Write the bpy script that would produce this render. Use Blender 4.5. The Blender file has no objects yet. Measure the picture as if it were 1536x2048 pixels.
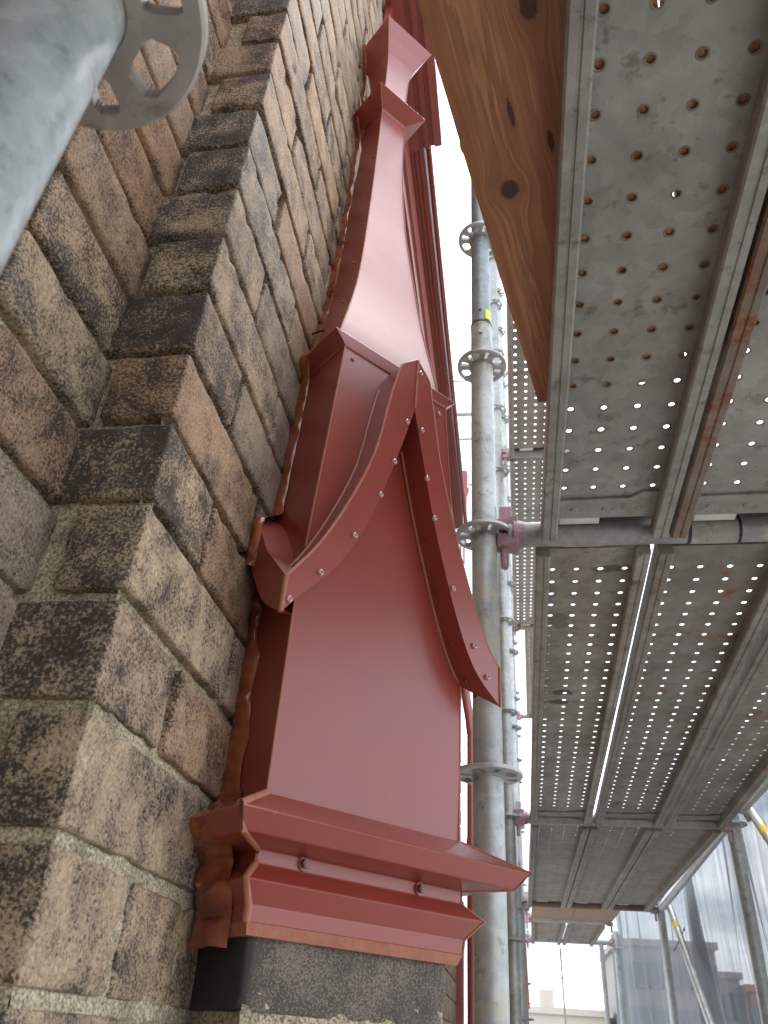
import bpy, bmesh, math, random
from mathutils import Vector, Matrix, noise
random.seed(7)
R = math.radians
sc = bpy.context.scene
col = sc.collection

# ------------------------------------------------------------------ camera
cam_d = bpy.data.cameras.new("camera")
cam = bpy.data.objects.new("camera", cam_d); col.objects.link(cam)
right = Vector((0.98830, 0.14041, 0.05950)); down = Vector((-0.03080, 0.56600, -0.82390)); fwd = Vector((-0.14940, 0.81240, 0.56370))
fwd.normalize(); right = (right - fwd * right.dot(fwd)).normalized(); up = right.cross(fwd)
cam.matrix_world = Matrix(((right.x, up.x, -fwd.x, 0), (right.y, up.y, -fwd.y, 0), (right.z, up.z, -fwd.z, 0), (0, 0, 0, 1)))
cam_d.sensor_fit = 'VERTICAL'; cam_d.sensor_height = 36; cam_d.sensor_width = 27
cam_d.lens = 1562 / 2048 * 36
cam_d.clip_start = 0.02; cam_d.clip_end = 3000
cam_d.dof.use_dof = True; cam_d.dof.focus_distance = 1.0; cam_d.dof.aperture_fstop = 15
sc.camera = cam

# ------------------------------------------------------------------ sky and sun
SUN_EL, SUN_AZ = 70, 28            # azimuth from +Y towards +X
world = bpy.data.worlds.new("World"); sc.world = world; world.use_nodes = True
wn = world.node_tree; wn.nodes.clear()
wo = wn.nodes.new('ShaderNodeOutputWorld'); bg = wn.nodes.new('ShaderNodeBackground')
sky = wn.nodes.new('ShaderNodeTexSky'); sky.sky_type = 'NISHITA'; sky.sun_disc = False
sky.sun_elevation = R(SUN_EL); sky.sun_rotation = R(SUN_AZ)
tc = wn.nodes.new('ShaderNodeTexCoord'); mp = wn.nodes.new('ShaderNodeMapping'); mp.inputs['Scale'].default_value = (1, 1, 2.2)
nz = wn.nodes.new('ShaderNodeTexNoise'); nz.inputs['Scale'].default_value = 2.6; nz.inputs['Detail'].default_value = 8; nz.inputs['Roughness'].default_value = .6
cr = wn.nodes.new('ShaderNodeValToRGB'); cr.color_ramp.elements[0].position = .36; cr.color_ramp.elements[1].position = .56
mx = wn.nodes.new('ShaderNodeMix'); mx.data_type = 'RGBA'
mx.inputs['B'].default_value = (13.5, 14.0, 14.8, 1)
L = wn.links.new
L(tc.outputs['Generated'], mp.inputs['Vector']); L(mp.outputs[0], nz.inputs['Vector']); L(nz.outputs['Fac'], cr.inputs['Fac'])
L(cr.outputs['Color'], mx.inputs['Factor']); L(sky.outputs['Color'], mx.inputs['A']); L(mx.outputs['Result'], bg.inputs['Color'])
bg.inputs['Strength'].default_value = 0.1
L(bg.outputs[0], wo.inputs['Surface'])
sl = bpy.data.lights.new("sun", 'SUN'); sl.energy = 1.1; sl.angle = R(14); sl.color = (1, .96, .9)
sun = bpy.data.objects.new("sun", sl); col.objects.link(sun)
sd = Vector((math.sin(R(SUN_AZ)) * math.cos(R(SUN_EL)), math.cos(R(SUN_AZ)) * math.cos(R(SUN_EL)), math.sin(R(SUN_EL))))
sun.rotation_euler = sd.to_track_quat('Z', 'Y').to_euler(); sun.location = sd * 30
sc.view_settings.view_transform = 'Standard'; sc.view_settings.look = 'None'
sc.view_settings.exposure = 1.25; sc.view_settings.gamma = 1
sc.render.engine = 'CYCLES'
sc.cycles.max_bounces = 8; sc.cycles.diffuse_bounces = 5; sc.cycles.transparent_max_bounces = 12

# ------------------------------------------------------------------ helpers
class MB:
    def __init__(s): s.v = []; s.f = []; s.m = []; s.t = None
    def add(s, vs, fs, mi=0, tone=None):
        b = len(s.v); s.v.extend([tuple(v) for v in vs])
        for f in fs: s.f.append(tuple(b + i for i in f)); s.m.append(mi)
        if tone is not None:
            if s.t is None: s.t = []
            s.t.extend(tone if isinstance(tone, list) else [tone] * len(vs))
        return b
    def box(s, lo, hi, mi=0, M=None):
        x0, y0, z0 = lo; x1, y1, z1 = hi
        vs = [Vector(p) for p in ((x0, y0, z0), (x1, y0, z0), (x1, y1, z0), (x0, y1, z0), (x0, y0, z1), (x1, y0, z1), (x1, y1, z1), (x0, y1, z1))]
        if M: vs = [M @ v for v in vs]
        s.add(vs, [(0, 3, 2, 1), (4, 5, 6, 7), (0, 1, 5, 4), (1, 2, 6, 5), (2, 3, 7, 6), (3, 0, 4, 7)], mi)
    def tube(s, pts, rad, n=24, mi=0, cap=True, wob=0):
        pts = [Vector(p) for p in pts]; rings = []
        prev = None
        for i, p in enumerate(pts):
            d = (pts[min(i + 1, len(pts) - 1)] - pts[max(i - 1, 0)]).normalized()
            if prev is None:
                a = Vector((0, 0, 1)) if abs(d.z) < .9 else Vector((1, 0, 0))
                e = d.cross(a).normalized()
            else: e = (prev - d * prev.dot(d)).normalized()
            prev = e; g = d.cross(e)
            r = rad[i] if isinstance(rad, (list, tuple)) else rad
            ring = []
            for k in range(n):
                t = 2 * math.pi * k / n; rr = r
                if wob: rr = r * (1 + wob * noise.noise(p * 60 + Vector((math.cos(t), math.sin(t), 0)) * 1.3))
                ring.append(p + (e * math.cos(t) + g * math.sin(t)) * rr)
            rings.append(ring)
        vs = [v for r_ in rings for v in r_]; fs = []
        for i in range(len(rings) - 1):
            for k in range(n):
                a, b = i * n + k, i * n + (k + 1) % n
                fs.append((a, b, b + n, a + n))
        if cap: fs.append(tuple(range(n))[::-1]); fs.append(tuple((len(rings) - 1) * n + k for k in range(n)))
        s.add(vs, fs, mi)
    def sheet(s, fn, nu, nv, mi=0, tone=None):
        vs = [fn(i / nu, j / nv) for j in range(nv + 1) for i in range(nu + 1)]
        fs = [(j * (nu + 1) + i, j * (nu + 1) + i + 1, (j + 1) * (nu + 1) + i + 1, (j + 1) * (nu + 1) + i) for j in range(nv) for i in range(nu)]
        s.add(vs, fs, mi, tone)
    def build(s, name, mats, parent=None, smooth=None, bevel=None, solid=None):
        me = bpy.data.meshes.new(name); me.from_pydata(s.v, [], s.f)
        for m in (mats if isinstance(mats, (list, tuple)) else [mats]): me.materials.append(m)
        me.polygons.foreach_set('material_index', s.m)
        if s.t is not None:
            ca = me.color_attributes.new('tone', 'FLOAT_COLOR', 'POINT')
            for i, c in enumerate(s.t): ca.data[i].color = (c[0], c[1], c[2], 1)
        bm = bmesh.new(); bm.from_mesh(me)
        bmesh.ops.recalc_face_normals(bm, faces=bm.faces) if s.t is None and not getattr(s, 'keep', False) else None
        bm.to_mesh(me); bm.free()
        o = bpy.data.objects.new(name, me); col.objects.link(o)
        if smooth is not None:
            me.polygons.foreach_set('use_smooth', [True] * len(me.polygons))
            try: me.set_sharp_from_angle(angle=R(smooth))
            except Exception: pass
        if bevel:
            b = o.modifiers.new('bevel', 'BEVEL'); b.width = bevel; b.segments = 2; b.limit_method = 'ANGLE'; b.angle_limit = R(35)
        if solid:
            b = o.modifiers.new('solid', 'SOLIDIFY'); b.thickness = solid; b.offset = 0
        if parent: o.parent = parent; o.matrix_parent_inverse = Matrix.Translation(-Vector(parent.location)) if parent.type == 'EMPTY' else Matrix()
        me.update()
        return o

def sub(name, mb, mats, parent, **k):
    """a sub-part: parented to a part whose origin is the world origin of its mesh data"""
    o = mb.build(name, mats, None, **k); o.parent = parent
    return o
def tag(o, label=None, cat=None, group=None, kind=None):
    if label: o['label'] = label
    if cat: o['category'] = cat
    if group: o['group'] = group
    if kind: o['kind'] = kind
    return o
def thing(name, label, cat, loc=(0, 0, 0), group=None):
    o = bpy.data.objects.new(name, None); col.objects.link(o); o.location = loc; o.empty_display_size = .1
    return tag(o, label, cat, group)
def copy_tree(o, parent=None, off=None):
    c = o.copy(); col.objects.link(c)
    if parent: c.parent = parent
    for ch in list(o.children): copy_tree(ch, c)
    return c
def lerp(a, b, t): return a + (b - a) * t
def interp(tab, z):
    if z <= tab[0][0]: return tab[0][1:]
    for (a, b) in zip(tab, tab[1:]):
        if z <= b[0]:
            t = (z - a[0]) / (b[0] - a[0]); return tuple(lerp(p, q, t) for p, q in zip(a[1:], b[1:]))
    return tab[-1][1:]

# ------------------------------------------------------------------ materials
class NT:
    def __init__(s, name):
        s.mat = bpy.data.materials.new(name); s.mat.use_nodes = True; s.t = s.mat.node_tree; s.n = s.t.nodes
        s.p = s.n['Principled BSDF']; s.out = s.n['Material Output']
        s.tc = s.n.new('ShaderNodeTexCoord')
    def l(s, a, b): s.t.links.new(a, b)
    def map(s, scale=(1, 1, 1), rot=(0, 0, 0), src='Object'):
        m = s.n.new('ShaderNodeMapping'); m.inputs['Scale'].default_value = scale; m.inputs['Rotation'].default_value = rot
        s.l(s.tc.outputs[src], m.inputs['Vector']); return m.outputs[0]
    def noise(s, scale, detail=5, rough=.55, vec=None, dist=0):
        m = s.n.new('ShaderNodeTexNoise'); m.inputs['Scale'].default_value = scale; m.inputs['Detail'].default_value = detail
        m.inputs['Roughness'].default_value = rough; m.inputs['Distortion'].default_value = dist
        s.l(vec if vec is not None else s.tc.outputs['Object'], m.inputs['Vector']); return m.outputs['Fac']
    def ramp(s, f, *st):
        m = s.n.new('ShaderNodeValToRGB'); e = m.color_ramp.elements
        while len(e) < len(st): e.new(.5)
        for el, (p, c) in zip(e, st):
            el.position = p; el.color = (c, c, c, 1) if not isinstance(c, tuple) else (*c, 1)
        s.l(f, m.inputs['Fac']); return m.outputs['Color']
    def mix(s, f, a, b, mode='MIX'):
        m = s.n.new('ShaderNodeMix'); m.data_type = 'RGBA'; m.blend_type = mode
        for nm, v in (('Factor', f), ('A', a), ('B', b)):
            if isinstance(v, (int, float)): m.inputs[nm].default_value = v if nm == 'Factor' else (v, v, v, 1)
            elif isinstance(v, tuple): m.inputs[nm].default_value = (*v, 1)
            else: s.l(v, m.inputs[nm])
        return m.outputs['Result']
    def math(s, op, a, b=0.0, clamp=False):
        m = s.n.new('ShaderNodeMath'); m.operation = op; m.use_clamp = clamp
        for i, v in enumerate((a, b)):
            if isinstance(v, (int, float)): m.inputs[i].default_value = v
            else: s.l(v, m.inputs[i])
        return m.outputs[0]
    def bump(s, h, strength=.3, dist=.002, prev=None):
        m = s.n.new('ShaderNodeBump'); m.inputs['Strength'].default_value = strength; m.inputs['Distance'].default_value = dist
        s.l(h, m.inputs['Height'])
        if prev is not None: s.l(prev, m.inputs['Normal'])
        s.l(m.outputs[0], s.p.inputs['Normal']); return m.outputs[0]
    def col(s, v): s.l(v, s.p.inputs['Base Color']) if not isinstance(v, tuple) else setattr(s.p.inputs['Base Color'], 'default_value', (*v, 1))
    def rough(s, v): s.l(v, s.p.inputs['Roughness']) if not isinstance(v, (int, float)) else setattr(s.p.inputs['Roughness'], 'default_value', v)
    def metal(s, v): s.p.inputs['Metallic'].default_value = v

def mat_red(name, base, dark, rough=.34, wave=.25, spec=.5):
    t = NT(name)
    f = t.noise(7, 3); t.col(t.mix(t.ramp(f, (.35, 0.0), (.7, 1.0)), base, dark))
    sp = t.ramp(t.noise(420, 2), (.73, 0.0), (.76, 1.0))
    t.col(t.mix(t.math('MULTIPLY', sp, .35), t.mix(t.ramp(f, (.35, 0.0), (.7, 1.0)), base, dark), (.55, .40, .36)))
    t.rough(t.mix(t.noise(30, 4), rough - .05, rough + .08))
    b1 = t.bump(t.noise(5, 2), wave, .03)
    t.bump(t.noise(900, 2), .05, .0004, b1)
    t.p.inputs['Specular IOR Level'].default_value = spec; t.p.inputs['Coat Weight'].default_value = .7; t.p.inputs['Coat Roughness'].default_value = .27; t.p.inputs['Coat IOR'].default_value = 1.5
    return t.mat
RED = mat_red('red_coated_steel', (.275, .040, .024), (.240, .033, .021), .42, .07)
RED_IN = mat_red('red_sheet_side', (.260, .036, .023), (.220, .029, .019), .42, .14)
def mat_sealant():
    t = NT('brown_sealant')
    f = t.noise(18, 4); t.col(t.mix(t.ramp(f, (.35, 0.0), (.65, 1.0)), (.13, .024, .014), (.32, .085, .028)))
    t.rough(t.mix(t.noise(40, 3), .08, .22)); t.p.inputs['Coat Weight'].default_value = .6; t.p.inputs['Coat Roughness'].default_value = .08; b = t.bump(t.noise(55, 4, .6, None, .6), .45, .0025); t.bump(t.noise(260, 3), .12, .0006, b)
    return t.mat
SEAL = mat_sealant()
def mat_bead():
    t = NT('sealant_edge_smear')
    f = t.noise(60, 4); t.col(t.mix(f, (.26, .08, .045), (.42, .17, .10)))
    t.rough(.45); t.bump(t.noise(140, 4), .6, .0015); return t.mat
BEAD = mat_bead()

def mat_galv(name, a=(.40, .41, .40), b=(.27, .28, .275), metal=.45, rough=.48, rust=0.0, splat=0.0, scale=1.0, dark=.35, spots=()):
    t = NT(name)
    v = t.n.new('ShaderNodeTexVoronoi'); v.inputs['Scale'].default_value = 60 * scale; t.l(t.tc.outputs['Object'], v.inputs['Vector'])
    sp = t.ramp(t.noise(9 * scale, 6, .65), (.32, 0.0), (.68, 1.0))
    c = t.mix(sp, a, b)
    sep = t.n.new('ShaderNodeSeparateColor'); t.l(v.outputs['Color'], sep.inputs[0])
    c = t.mix(.10, c, sep.outputs[0], 'OVERLAY')
    d = t.ramp(t.noise(38 * scale, 8, .7), (.56, 0.0), (.66, 1.0))
    c = t.mix(t.math('MULTIPLY', d, dark), c, (.10, .085, .065))
    d2 = t.ramp(t.noise(3.3 * scale, 5, .6), (.5, 0.0), (.72, 1.0))
    c = t.mix(t.math('MULTIPLY', d2, .35), c, (.20, .165, .12))
    if splat:
        s1 = t.ramp(t.noise(26, 7, .75), (.53, 0.0), (.58, 1.0)); s2 = t.ramp(t.noise(2.2, 3), (.45, 0.0), (.6, 1.0))
        s3 = t.math('MULTIPLY', s1, t.math('MULTIPLY', s2, splat)); c = t.mix(s3, c, (.46, .42, .31))
    if rust:
        r1 = t.ramp(t.noise(14, 8, .7), (.62 - rust * .28, 0.0), (.70 - rust * .2, 1.0))
        c = t.mix(r1, c, t.mix(t.noise(60, 5), (.10, .035, .018), (.33, .12, .035)))
    if spots:
        sep2 = t.n.new('ShaderNodeSeparateXYZ'); t.l(t.tc.outputs['Object'], sep2.inputs[0]); wob = t.math('MULTIPLY', t.math('SUBTRACT', t.noise(45, 4), .5), 1.6)
        for (sx, sy, rx, ry, am) in spots:
            dx = t.math('DIVIDE', t.math('SUBTRACT', sep2.outputs[0], sx), rx); dy = t.math('DIVIDE', t.math('SUBTRACT', sep2.outputs[1], sy), ry)
            d_ = t.math('SQRT', t.math('ADD', t.math('MULTIPLY', dx, dx), t.math('MULTIPLY', dy, dy)))
            c = t.mix(t.math('MULTIPLY', t.ramp(t.math('ADD', t.math('SUBTRACT', 1.2, d_), wob), (.2, 0.0), (.5, 1.0)), am), c, (.06, .045, .03))
    t.col(c); t.metal(metal); t.rough(t.mix(t.noise(25, 4), rough - .1, rough + .16))
    b1 = t.bump(t.noise(70, 5, .6), .25, .0012); t.bump(t.noise(500, 3), .2, .0004, b1)
    return t.mat
GALV = mat_galv('galvanised_tube', splat=0.55)
GALV_CLEAN = mat_galv('galvanised_clean', (.50, .51, .51), (.38, .39, .39), .5, .4, dark=.15)
GALV_POLE = mat_galv('galvanised_standard', (.47, .49, .48), (.31, .33, .325), .4, .45, splat=.8, dark=.6)
GALV_UP = mat_galv('galvanised_weathered_tube', (.27, .31, .33), (.17, .20, .22), .5, .45, splat=.9, dark=.6)
PLANK = mat_galv('galvanised_plank', (.37, .36, .335), (.23, .222, .20), .25, .52, scale=.8, dark=.6)
PLANK_FAR = mat_galv('galvanised_plank_brownish', (.29, .27, .24), (.18, .16, .135), .2, .6, scale=.6, dark=.5, rust=.12)
STAIN = mat_galv('stained_steel_rim', (.27, .235, .19), (.17, .14, .11), .2, .6)
RUST = mat_galv('rusty_channel', (.27, .23, .19), (.17, .11, .08), .2, .65, rust=.38, dark=.6)
CAST = mat_galv('cast_hook', (.82, .83, .82), (.66, .66, .65), .1, .45, dark=.15)
NEAR = mat_galv('galvanised_near_tube', (.52, .56, .56), (.25, .30, .31), .3, .36, scale=2.0, dark=.5, splat=.5)
NEARD = mat_galv('worn_rosette_steel', (.46, .43, .39), (.30, .275, .25), .2, .45, scale=1.2, dark=.4)
def mat_flat(name, c, rough=.6, var=.25, metal=0, sc_=20):
    t = NT(name); t.col(t.mix(t.math('MULTIPLY', t.noise(sc_, 6, .65), 1.0), tuple(x * (1 - var) for x in c), tuple(min(1, x * (1 + var)) for x in c)))
    t.rough(rough); t.metal(metal); t.bump(t.noise(sc_ * 8, 4), .25, .001); return t.mat
PINK = mat_galv('pink_marked_wedge', (.46, .23, .28), (.20, .175, .185), .2, .55, dark=.4)
YELLOW = mat_flat('yellow_tape', (.70, .50, .04)); LIME = mat_flat('lime_paint', (.62, .75, .05)); ORANGE = mat_flat('orange_paint', (.55, .16, .03))
BLUE = mat_flat('blue_tape', (.03, .08, .35)); BLACK = mat_flat('black_rubber', (.02, .02, .02)); BOLT = mat_red('bolt_paint', (.20, .035, .032), (.16, .03, .028), .35)
RIVET = mat_red('rivet_paint', (.52, .30, .27), (.42, .20, .18), .25)
LABELG = mat_galv('grey_wrap_tape', (.36, .36, .32), (.28, .27, .23), 0, .6, dark=.7)
NAVY = mat_flat('dark_tape_edge', (.015, .02, .04))

def mat_brick(grey=False):
    t = NT('grey_speckled_brick' if grey else 'speckled_brick')
    a = t.n.new('ShaderNodeVertexColor'); a.layer_name = 'tone'
    s = t.n.new('ShaderNodeSeparateColor'); t.l(a.outputs['Color'], s.inputs[0])
    big = t.noise(26, 5, .6)
    base = t.mix(s.outputs[0], (.44, .33, .21), (.34, .265, .20))
    base = t.mix(t.ramp(big, (.38, 0.0), (.64, .85)), base, (.235, .175, .13))
    base = t.mix(s.outputs[2], base, (.32, .16, .085))
    fine = t.noise(330, 5, .75); base = t.mix(.55, base, t.ramp(fine, (.34, .12), (.66, .88)), 'OVERLAY')
    if grey: base = t.mix(.8, base, (.20, .172, .145))
    m1 = t.noise(380, 6, .74, None, .1)
    th = t.math('ADD', t.math('MULTIPLY', s.outputs[1], .16), t.math('MULTIPLY', t.math('SUBTRACT', big, .5), .42))
    ge = t.n.new('ShaderNodeNewGeometry'); sn = t.n.new('ShaderNodeSeparateXYZ'); t.l(ge.outputs['Normal'], sn.inputs[0])
    th = t.math('ADD', th, t.math('MULTIPLY', t.math('SUBTRACT', t.math('ABSOLUTE', sn.outputs[1]), .66), .06))
    if grey: m1 = t.noise(520, 5, .7); th = t.math('ADD', t.math('MULTIPLY', th, .8), .02)
    sp = t.ramp(t.math('ADD', m1, th), (.535, 0.0), (.60, 1.0))
    c = t.mix(t.math('MULTIPLY', sp, .7 if grey else .88), base, (.022, .019, .018))
    m2 = t.ramp(t.noise(9, 6, .7), (.60, 0.0), (.74, 1.0)); c = t.mix(t.math('MULTIPLY', m2, .55), c, (.07, .055, .05))
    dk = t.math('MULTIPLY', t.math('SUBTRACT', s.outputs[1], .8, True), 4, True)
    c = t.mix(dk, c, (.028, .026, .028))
    t.col(c); t.rough(t.mix(sp, .85, .6)); t.p.inputs['Specular IOR Level'].default_value = .25
    b = t.bump(t.noise(70, 6, .65), .35, .0022); b = t.bump(fine, .8, .0016, b)
    return t.mat
BRICK = mat_brick(); BRICK_GREY = mat_brick(True)
def mat_mortar():
    t = NT('sandy_mortar')
    f = t.noise(420, 3, .7); g = t.noise(22, 5, .6)
    a = t.n.new('ShaderNodeVertexColor'); a.layer_name = 'tone'; s = t.n.new('ShaderNodeSeparateColor'); t.l(a.outputs['Color'], s.inputs[0])
    c = t.mix(t.ramp(f, (.36, 0.0), (.62, 1.0)), (.15, .115, .07), (.70, .60, .43)); c = t.mix(t.ramp(g, (.50, 0.0), (.68, .6)), c, (.10, .08, .045))
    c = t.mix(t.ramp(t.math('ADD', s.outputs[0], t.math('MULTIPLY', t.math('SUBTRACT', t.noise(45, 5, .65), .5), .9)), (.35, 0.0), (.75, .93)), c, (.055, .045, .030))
    t.col(c); t.rough(.95); b = t.bump(t.noise(120, 6, .7), .8, .004); t.bump(f, .7, .0018, b); return t.mat
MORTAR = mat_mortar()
def mat_wood(knots):
    t = NT('pine_board')
    sep = t.n.new('ShaderNodeSeparateXYZ'); t.l(t.tc.outputs['Object'], sep.inputs[0]); X, Y = sep.outputs[0], sep.outputs[1]
    warp = 0.0; ksum = None; halo = None
    for (kx, ky, rx, ry) in knots:
        dx = t.math('DIVIDE', t.math('SUBTRACT', X, kx), rx); dy = t.math('DIVIDE', t.math('SUBTRACT', Y, ky), ry)
        d = t.math('SQRT', t.math('ADD', t.math('MULTIPLY', dx, dx), t.math('MULTIPLY', dy, dy)))
        g = t.math('POWER', 2.718, t.math('MULTIPLY', t.math('MULTIPLY', d, d), -.16))
        w = t.math('MULTIPLY', t.math('MULTIPLY', g, dx), rx * 1.1)
        warp = t.math('ADD', w, warp)
        k = t.math('SUBTRACT', 1.25, t.math('ADD', d, t.math('MULTIPLY', t.math('SUBTRACT', t.noise(130, 4), .5), .9)))
        ksum = k if ksum is None else t.math('MAXIMUM', ksum, k)
        halo = g if halo is None else t.math('MAXIMUM', halo, g)
    cb = t.n.new('ShaderNodeCombineXYZ'); t.l(t.math('SUBTRACT', X, warp), cb.inputs[0]); t.l(t.math('MULTIPLY', Y, .055), cb.inputs[1]); cb.inputs[2].default_value = .3
    g1 = t.noise(26, 5, .55, cb.outputs[0], .4); g2 = t.noise(150, 6, .65, cb.outputs[0], .2)
    rings = t.math('FRACT', t.math('MULTIPLY', g1, 7.0))
    rg = t.ramp(rings, (0.0, 0.0), (.82, .9), (.97, 1.0), (1.0, 0.15))
    c = t.mix(rg, (.47, .235, .105), (.31, .14, .065))
    c = t.mix(t.ramp(g1, (.42, 0.0), (.60, .75)), c, (.30, .115, .05))
    c = t.mix(t.math('MULTIPLY', t.ramp(g2, (.45, 0.0), (.62, 1.0)), .35), c, (.15, .06, .025))
    c = t.mix(t.math('MULTIPLY', halo, .45), c, (.17, .06, .03))
    c = t.mix(t.ramp(ksum, (.0, 0.0), (.35, .92)), c, (.055, .018, .014))
    d = t.ramp(t.noise(16, 6, .7), (.60, 0.0), (.76, .6)); c = t.mix(d, c, (.11, .085, .05))
    t.col(c); t.rough(.62); b = t.bump(g2, .25, .001); t.bump(rg, .15, .001, b)
    return t.mat

# ------------------------------------------------------------------ setting
m = MB(); m.box((-400, -200, -18.6), (400, 1500, -18))
tag(m.build('ground', mat_flat('street_ground', (.28, .27, .25), .9, .2, 0, .2)), kind='structure')

# ------------------------------------------------------------------ brick wall
XB, XM, YR, YR2, CH, Z0 = -.2815, -.366, .482, .338, .086, .0107
def brick(mb, lo, hi, tone, rad=.0035, res=.011, amp=.0014, faces='xyzXYZ', M=None, tonefn=None):
    """rounded, slightly uneven brick; grids on the requested sides"""
    lo = Vector(lo); hi = Vector(hi); sz = hi - lo; c = (lo + hi) / 2
    il = lo + Vector((rad,) * 3); ih = hi - Vector((rad,) * 3)
    seed = Vector((random.uniform(-50, 50), random.uniform(-50, 50), random.uniform(-50, 50)))
    cuts = []
    for a in range(3):
        n = max(1, round((sz[a] - 2 * rad) / res)); inner = [il[a] + (ih[a] - il[a]) * i / n for i in range(n + 1)]
        cuts.append([lo[a], lo[a] + rad * .45] + inner + [hi[a] - rad * .45, hi[a]])
    def P(p):
        q = Vector([min(max(p[i], il[i]), ih[i]) for i in range(3)]); d = p - q
        if d.length > 1e-9:
            m_ = max(abs(d.x), abs(d.y), abs(d.z)); d = d.normalized() * min(d.length, rad) if d.length > rad else d
            p = q + d
        nn = (p - c); nn = Vector((nn.x / sz.x, nn.y / sz.y, nn.z / sz.z)).normalized()
        k = noise.noise(p * 45 + seed) * amp * .55 + noise.noise(p * 160 + seed) * amp * .45
        e = d.length / rad if d.length else 0
        k -= max(0, noise.noise(p * 60 + seed * 2) - .22) * .012 * min(1, e) 
        p = p + nn * k
        return (M @ p) if M else p
    for ax, side in (('x', 0), ('y', 1), ('z', 2), ('X', 0), ('Y', 1), ('Z', 2)):
        if ax not in faces: continue
        a = side; b, d_ = [(1, 2), (2, 0), (0, 1)][a]
        val = hi[a] if ax.isupper() else lo[a]
        cb, cd = cuts[b], cuts[d_]; vs = []; tn = []
        for j in cd:
            for i in cb:
                p = Vector((0, 0, 0)); p[a] = val; p[b] = i; p[d_] = j
                vs.append(P(p))
                if tonefn: tn.append(tonefn(p, tone))
        nb = len(cb); fs = []
        for j in range(len(cd) - 1):
            for i in range(nb - 1):
                q = (j * nb + i, j * nb + i + 1, (j + 1) * nb + i + 1, (j + 1) * nb + i)
                fs.append(q if ax.isupper() else q[::-1])
        mb.add(vs, fs, 0, tn if tonefn else tone)
wall = thing('brick_wall', 'tall stepped speckled brown brick wall with raked mortar joints', 'brick wall', (XB, YR, -.7))
mb = MB()
def rt(dark=0):
    return (random.random(), min(.62, max(0, random.gauss(.34 + dark, .15))), (random.random() ** 4) * .5)
gaps = {3: .023, 5: .012, 7: .011, 9: .010, 11: .018, 13: .028}
J = .0105
for k in range(-8, 31):
    z0 = Z0 + CH * k + J / 2; z1 = z0 + CH - J
    jx = lambda: random.uniform(-.0016, .0016)
    near = k >= -2
    res = .012 if near and k < 14 else (.02 if near else .04)
    if k >= 28: pass
    tn = rt(.10)
    def stripe(p, t):   # weathered black patches near the outer edges of some headers
        return t
    x_l = XM + (gaps.get(k, random.choice((.012, .022, .03))) if k % 2 else -.006)
    y1 = YR + (.232 if k % 2 else .117) + jx()
    ztop = 2.43
    # corner brick: shows its end on the ridge and its side on the long face
    brick(mb, (x_l, YR + jx(), z0), (XB + jx(), y1, z1), tn, .0031, res, .0016, 'xyzXYZ')
    y = y1 + J
    while y < (1.0 if k < 27 else .95):
        ln = .232 if not (k % 2 and False) else .11
        if y + ln > 1.02: ln = 1.03 - y
        brick(mb, (XB - .09, y, z0), (XB + jx(), y + ln, z1), rt(-.08), .0045, res * 1.3, .0016, 'yzXYZ')
        y += ln + J
    if k < 27 and ztop > z0:
        while y < 4.6:
            ln = .24
            brick(mb, (XB - .09, y, z0), (XB + jx(), min(y + ln, 4.62), min(z1, 2.43)), rt(-.08), .004, .2, .0008, 'yzXYZ')
            y += ln + J
    # recessed face M and second ridge, third recessed face
    e2 = YR2 + jx()
    brick(mb, (XM - .085 + (J if k % 2 == 0 else .002), e2, z0), (XM + jx(), YR + .03, z1), (random.random(), min(.66, max(0, random.gauss(.38, .17))), (random.random() ** 2) * .6), (.0055 if k < 12 else .004), res, .0016, 'xyzXYZ')
    y = YR2 - .004
    for q in range(18):
        ln = .23 if (q or k % 2) else .115
        brick(mb, (XM - .22, y - ln, z0), (XM - .085 + jx(), y, z1), rt(.05), .005, .03 if q < 2 else .2, .0015, 'yzXYZ')
        y -= ln + J
for k in range(-20, 48):  # unseen wall projection behind the camera, added to shade the left-facing sides
    z0 = Z0 + CH * k + J / 2; y = -.37
    while y > -4.4:
        ln = .23; brick(mb, (XB - .05, y - ln, z0), (XB + .001, y, z0 + CH - J), rt(.05), .004, .2, .0008, 'xyzXYZ'); y -= ln + J
brk = mb.build('brickwork', BRICK, wall, smooth=60)
mm = MB()
def rec(z, y=0): 
    t = min(1, max(0, (z - .05) / .40)); return .0034 + .0105 * t
def md(p, axis):
    z = p.z
    k = rec(z) + noise.noise(p * 60) * .0016 + noise.noise(p * 190) * .0010
    p = p.copy(); p[axis] += k if axis == 1 else -k
    return p
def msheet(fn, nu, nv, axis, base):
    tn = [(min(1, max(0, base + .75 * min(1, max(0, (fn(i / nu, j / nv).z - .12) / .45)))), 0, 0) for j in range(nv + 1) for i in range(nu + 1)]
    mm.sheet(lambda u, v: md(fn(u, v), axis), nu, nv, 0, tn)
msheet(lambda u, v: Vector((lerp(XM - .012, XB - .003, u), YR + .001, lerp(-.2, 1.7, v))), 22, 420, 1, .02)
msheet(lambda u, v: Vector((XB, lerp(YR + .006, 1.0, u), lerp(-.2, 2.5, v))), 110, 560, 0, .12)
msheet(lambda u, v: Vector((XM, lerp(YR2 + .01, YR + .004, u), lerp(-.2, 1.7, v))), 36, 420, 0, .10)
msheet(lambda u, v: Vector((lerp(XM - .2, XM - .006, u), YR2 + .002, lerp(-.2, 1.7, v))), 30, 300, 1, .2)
mm.build('joint_facing', MORTAR, wall, smooth=60); mm = MB()
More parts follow.
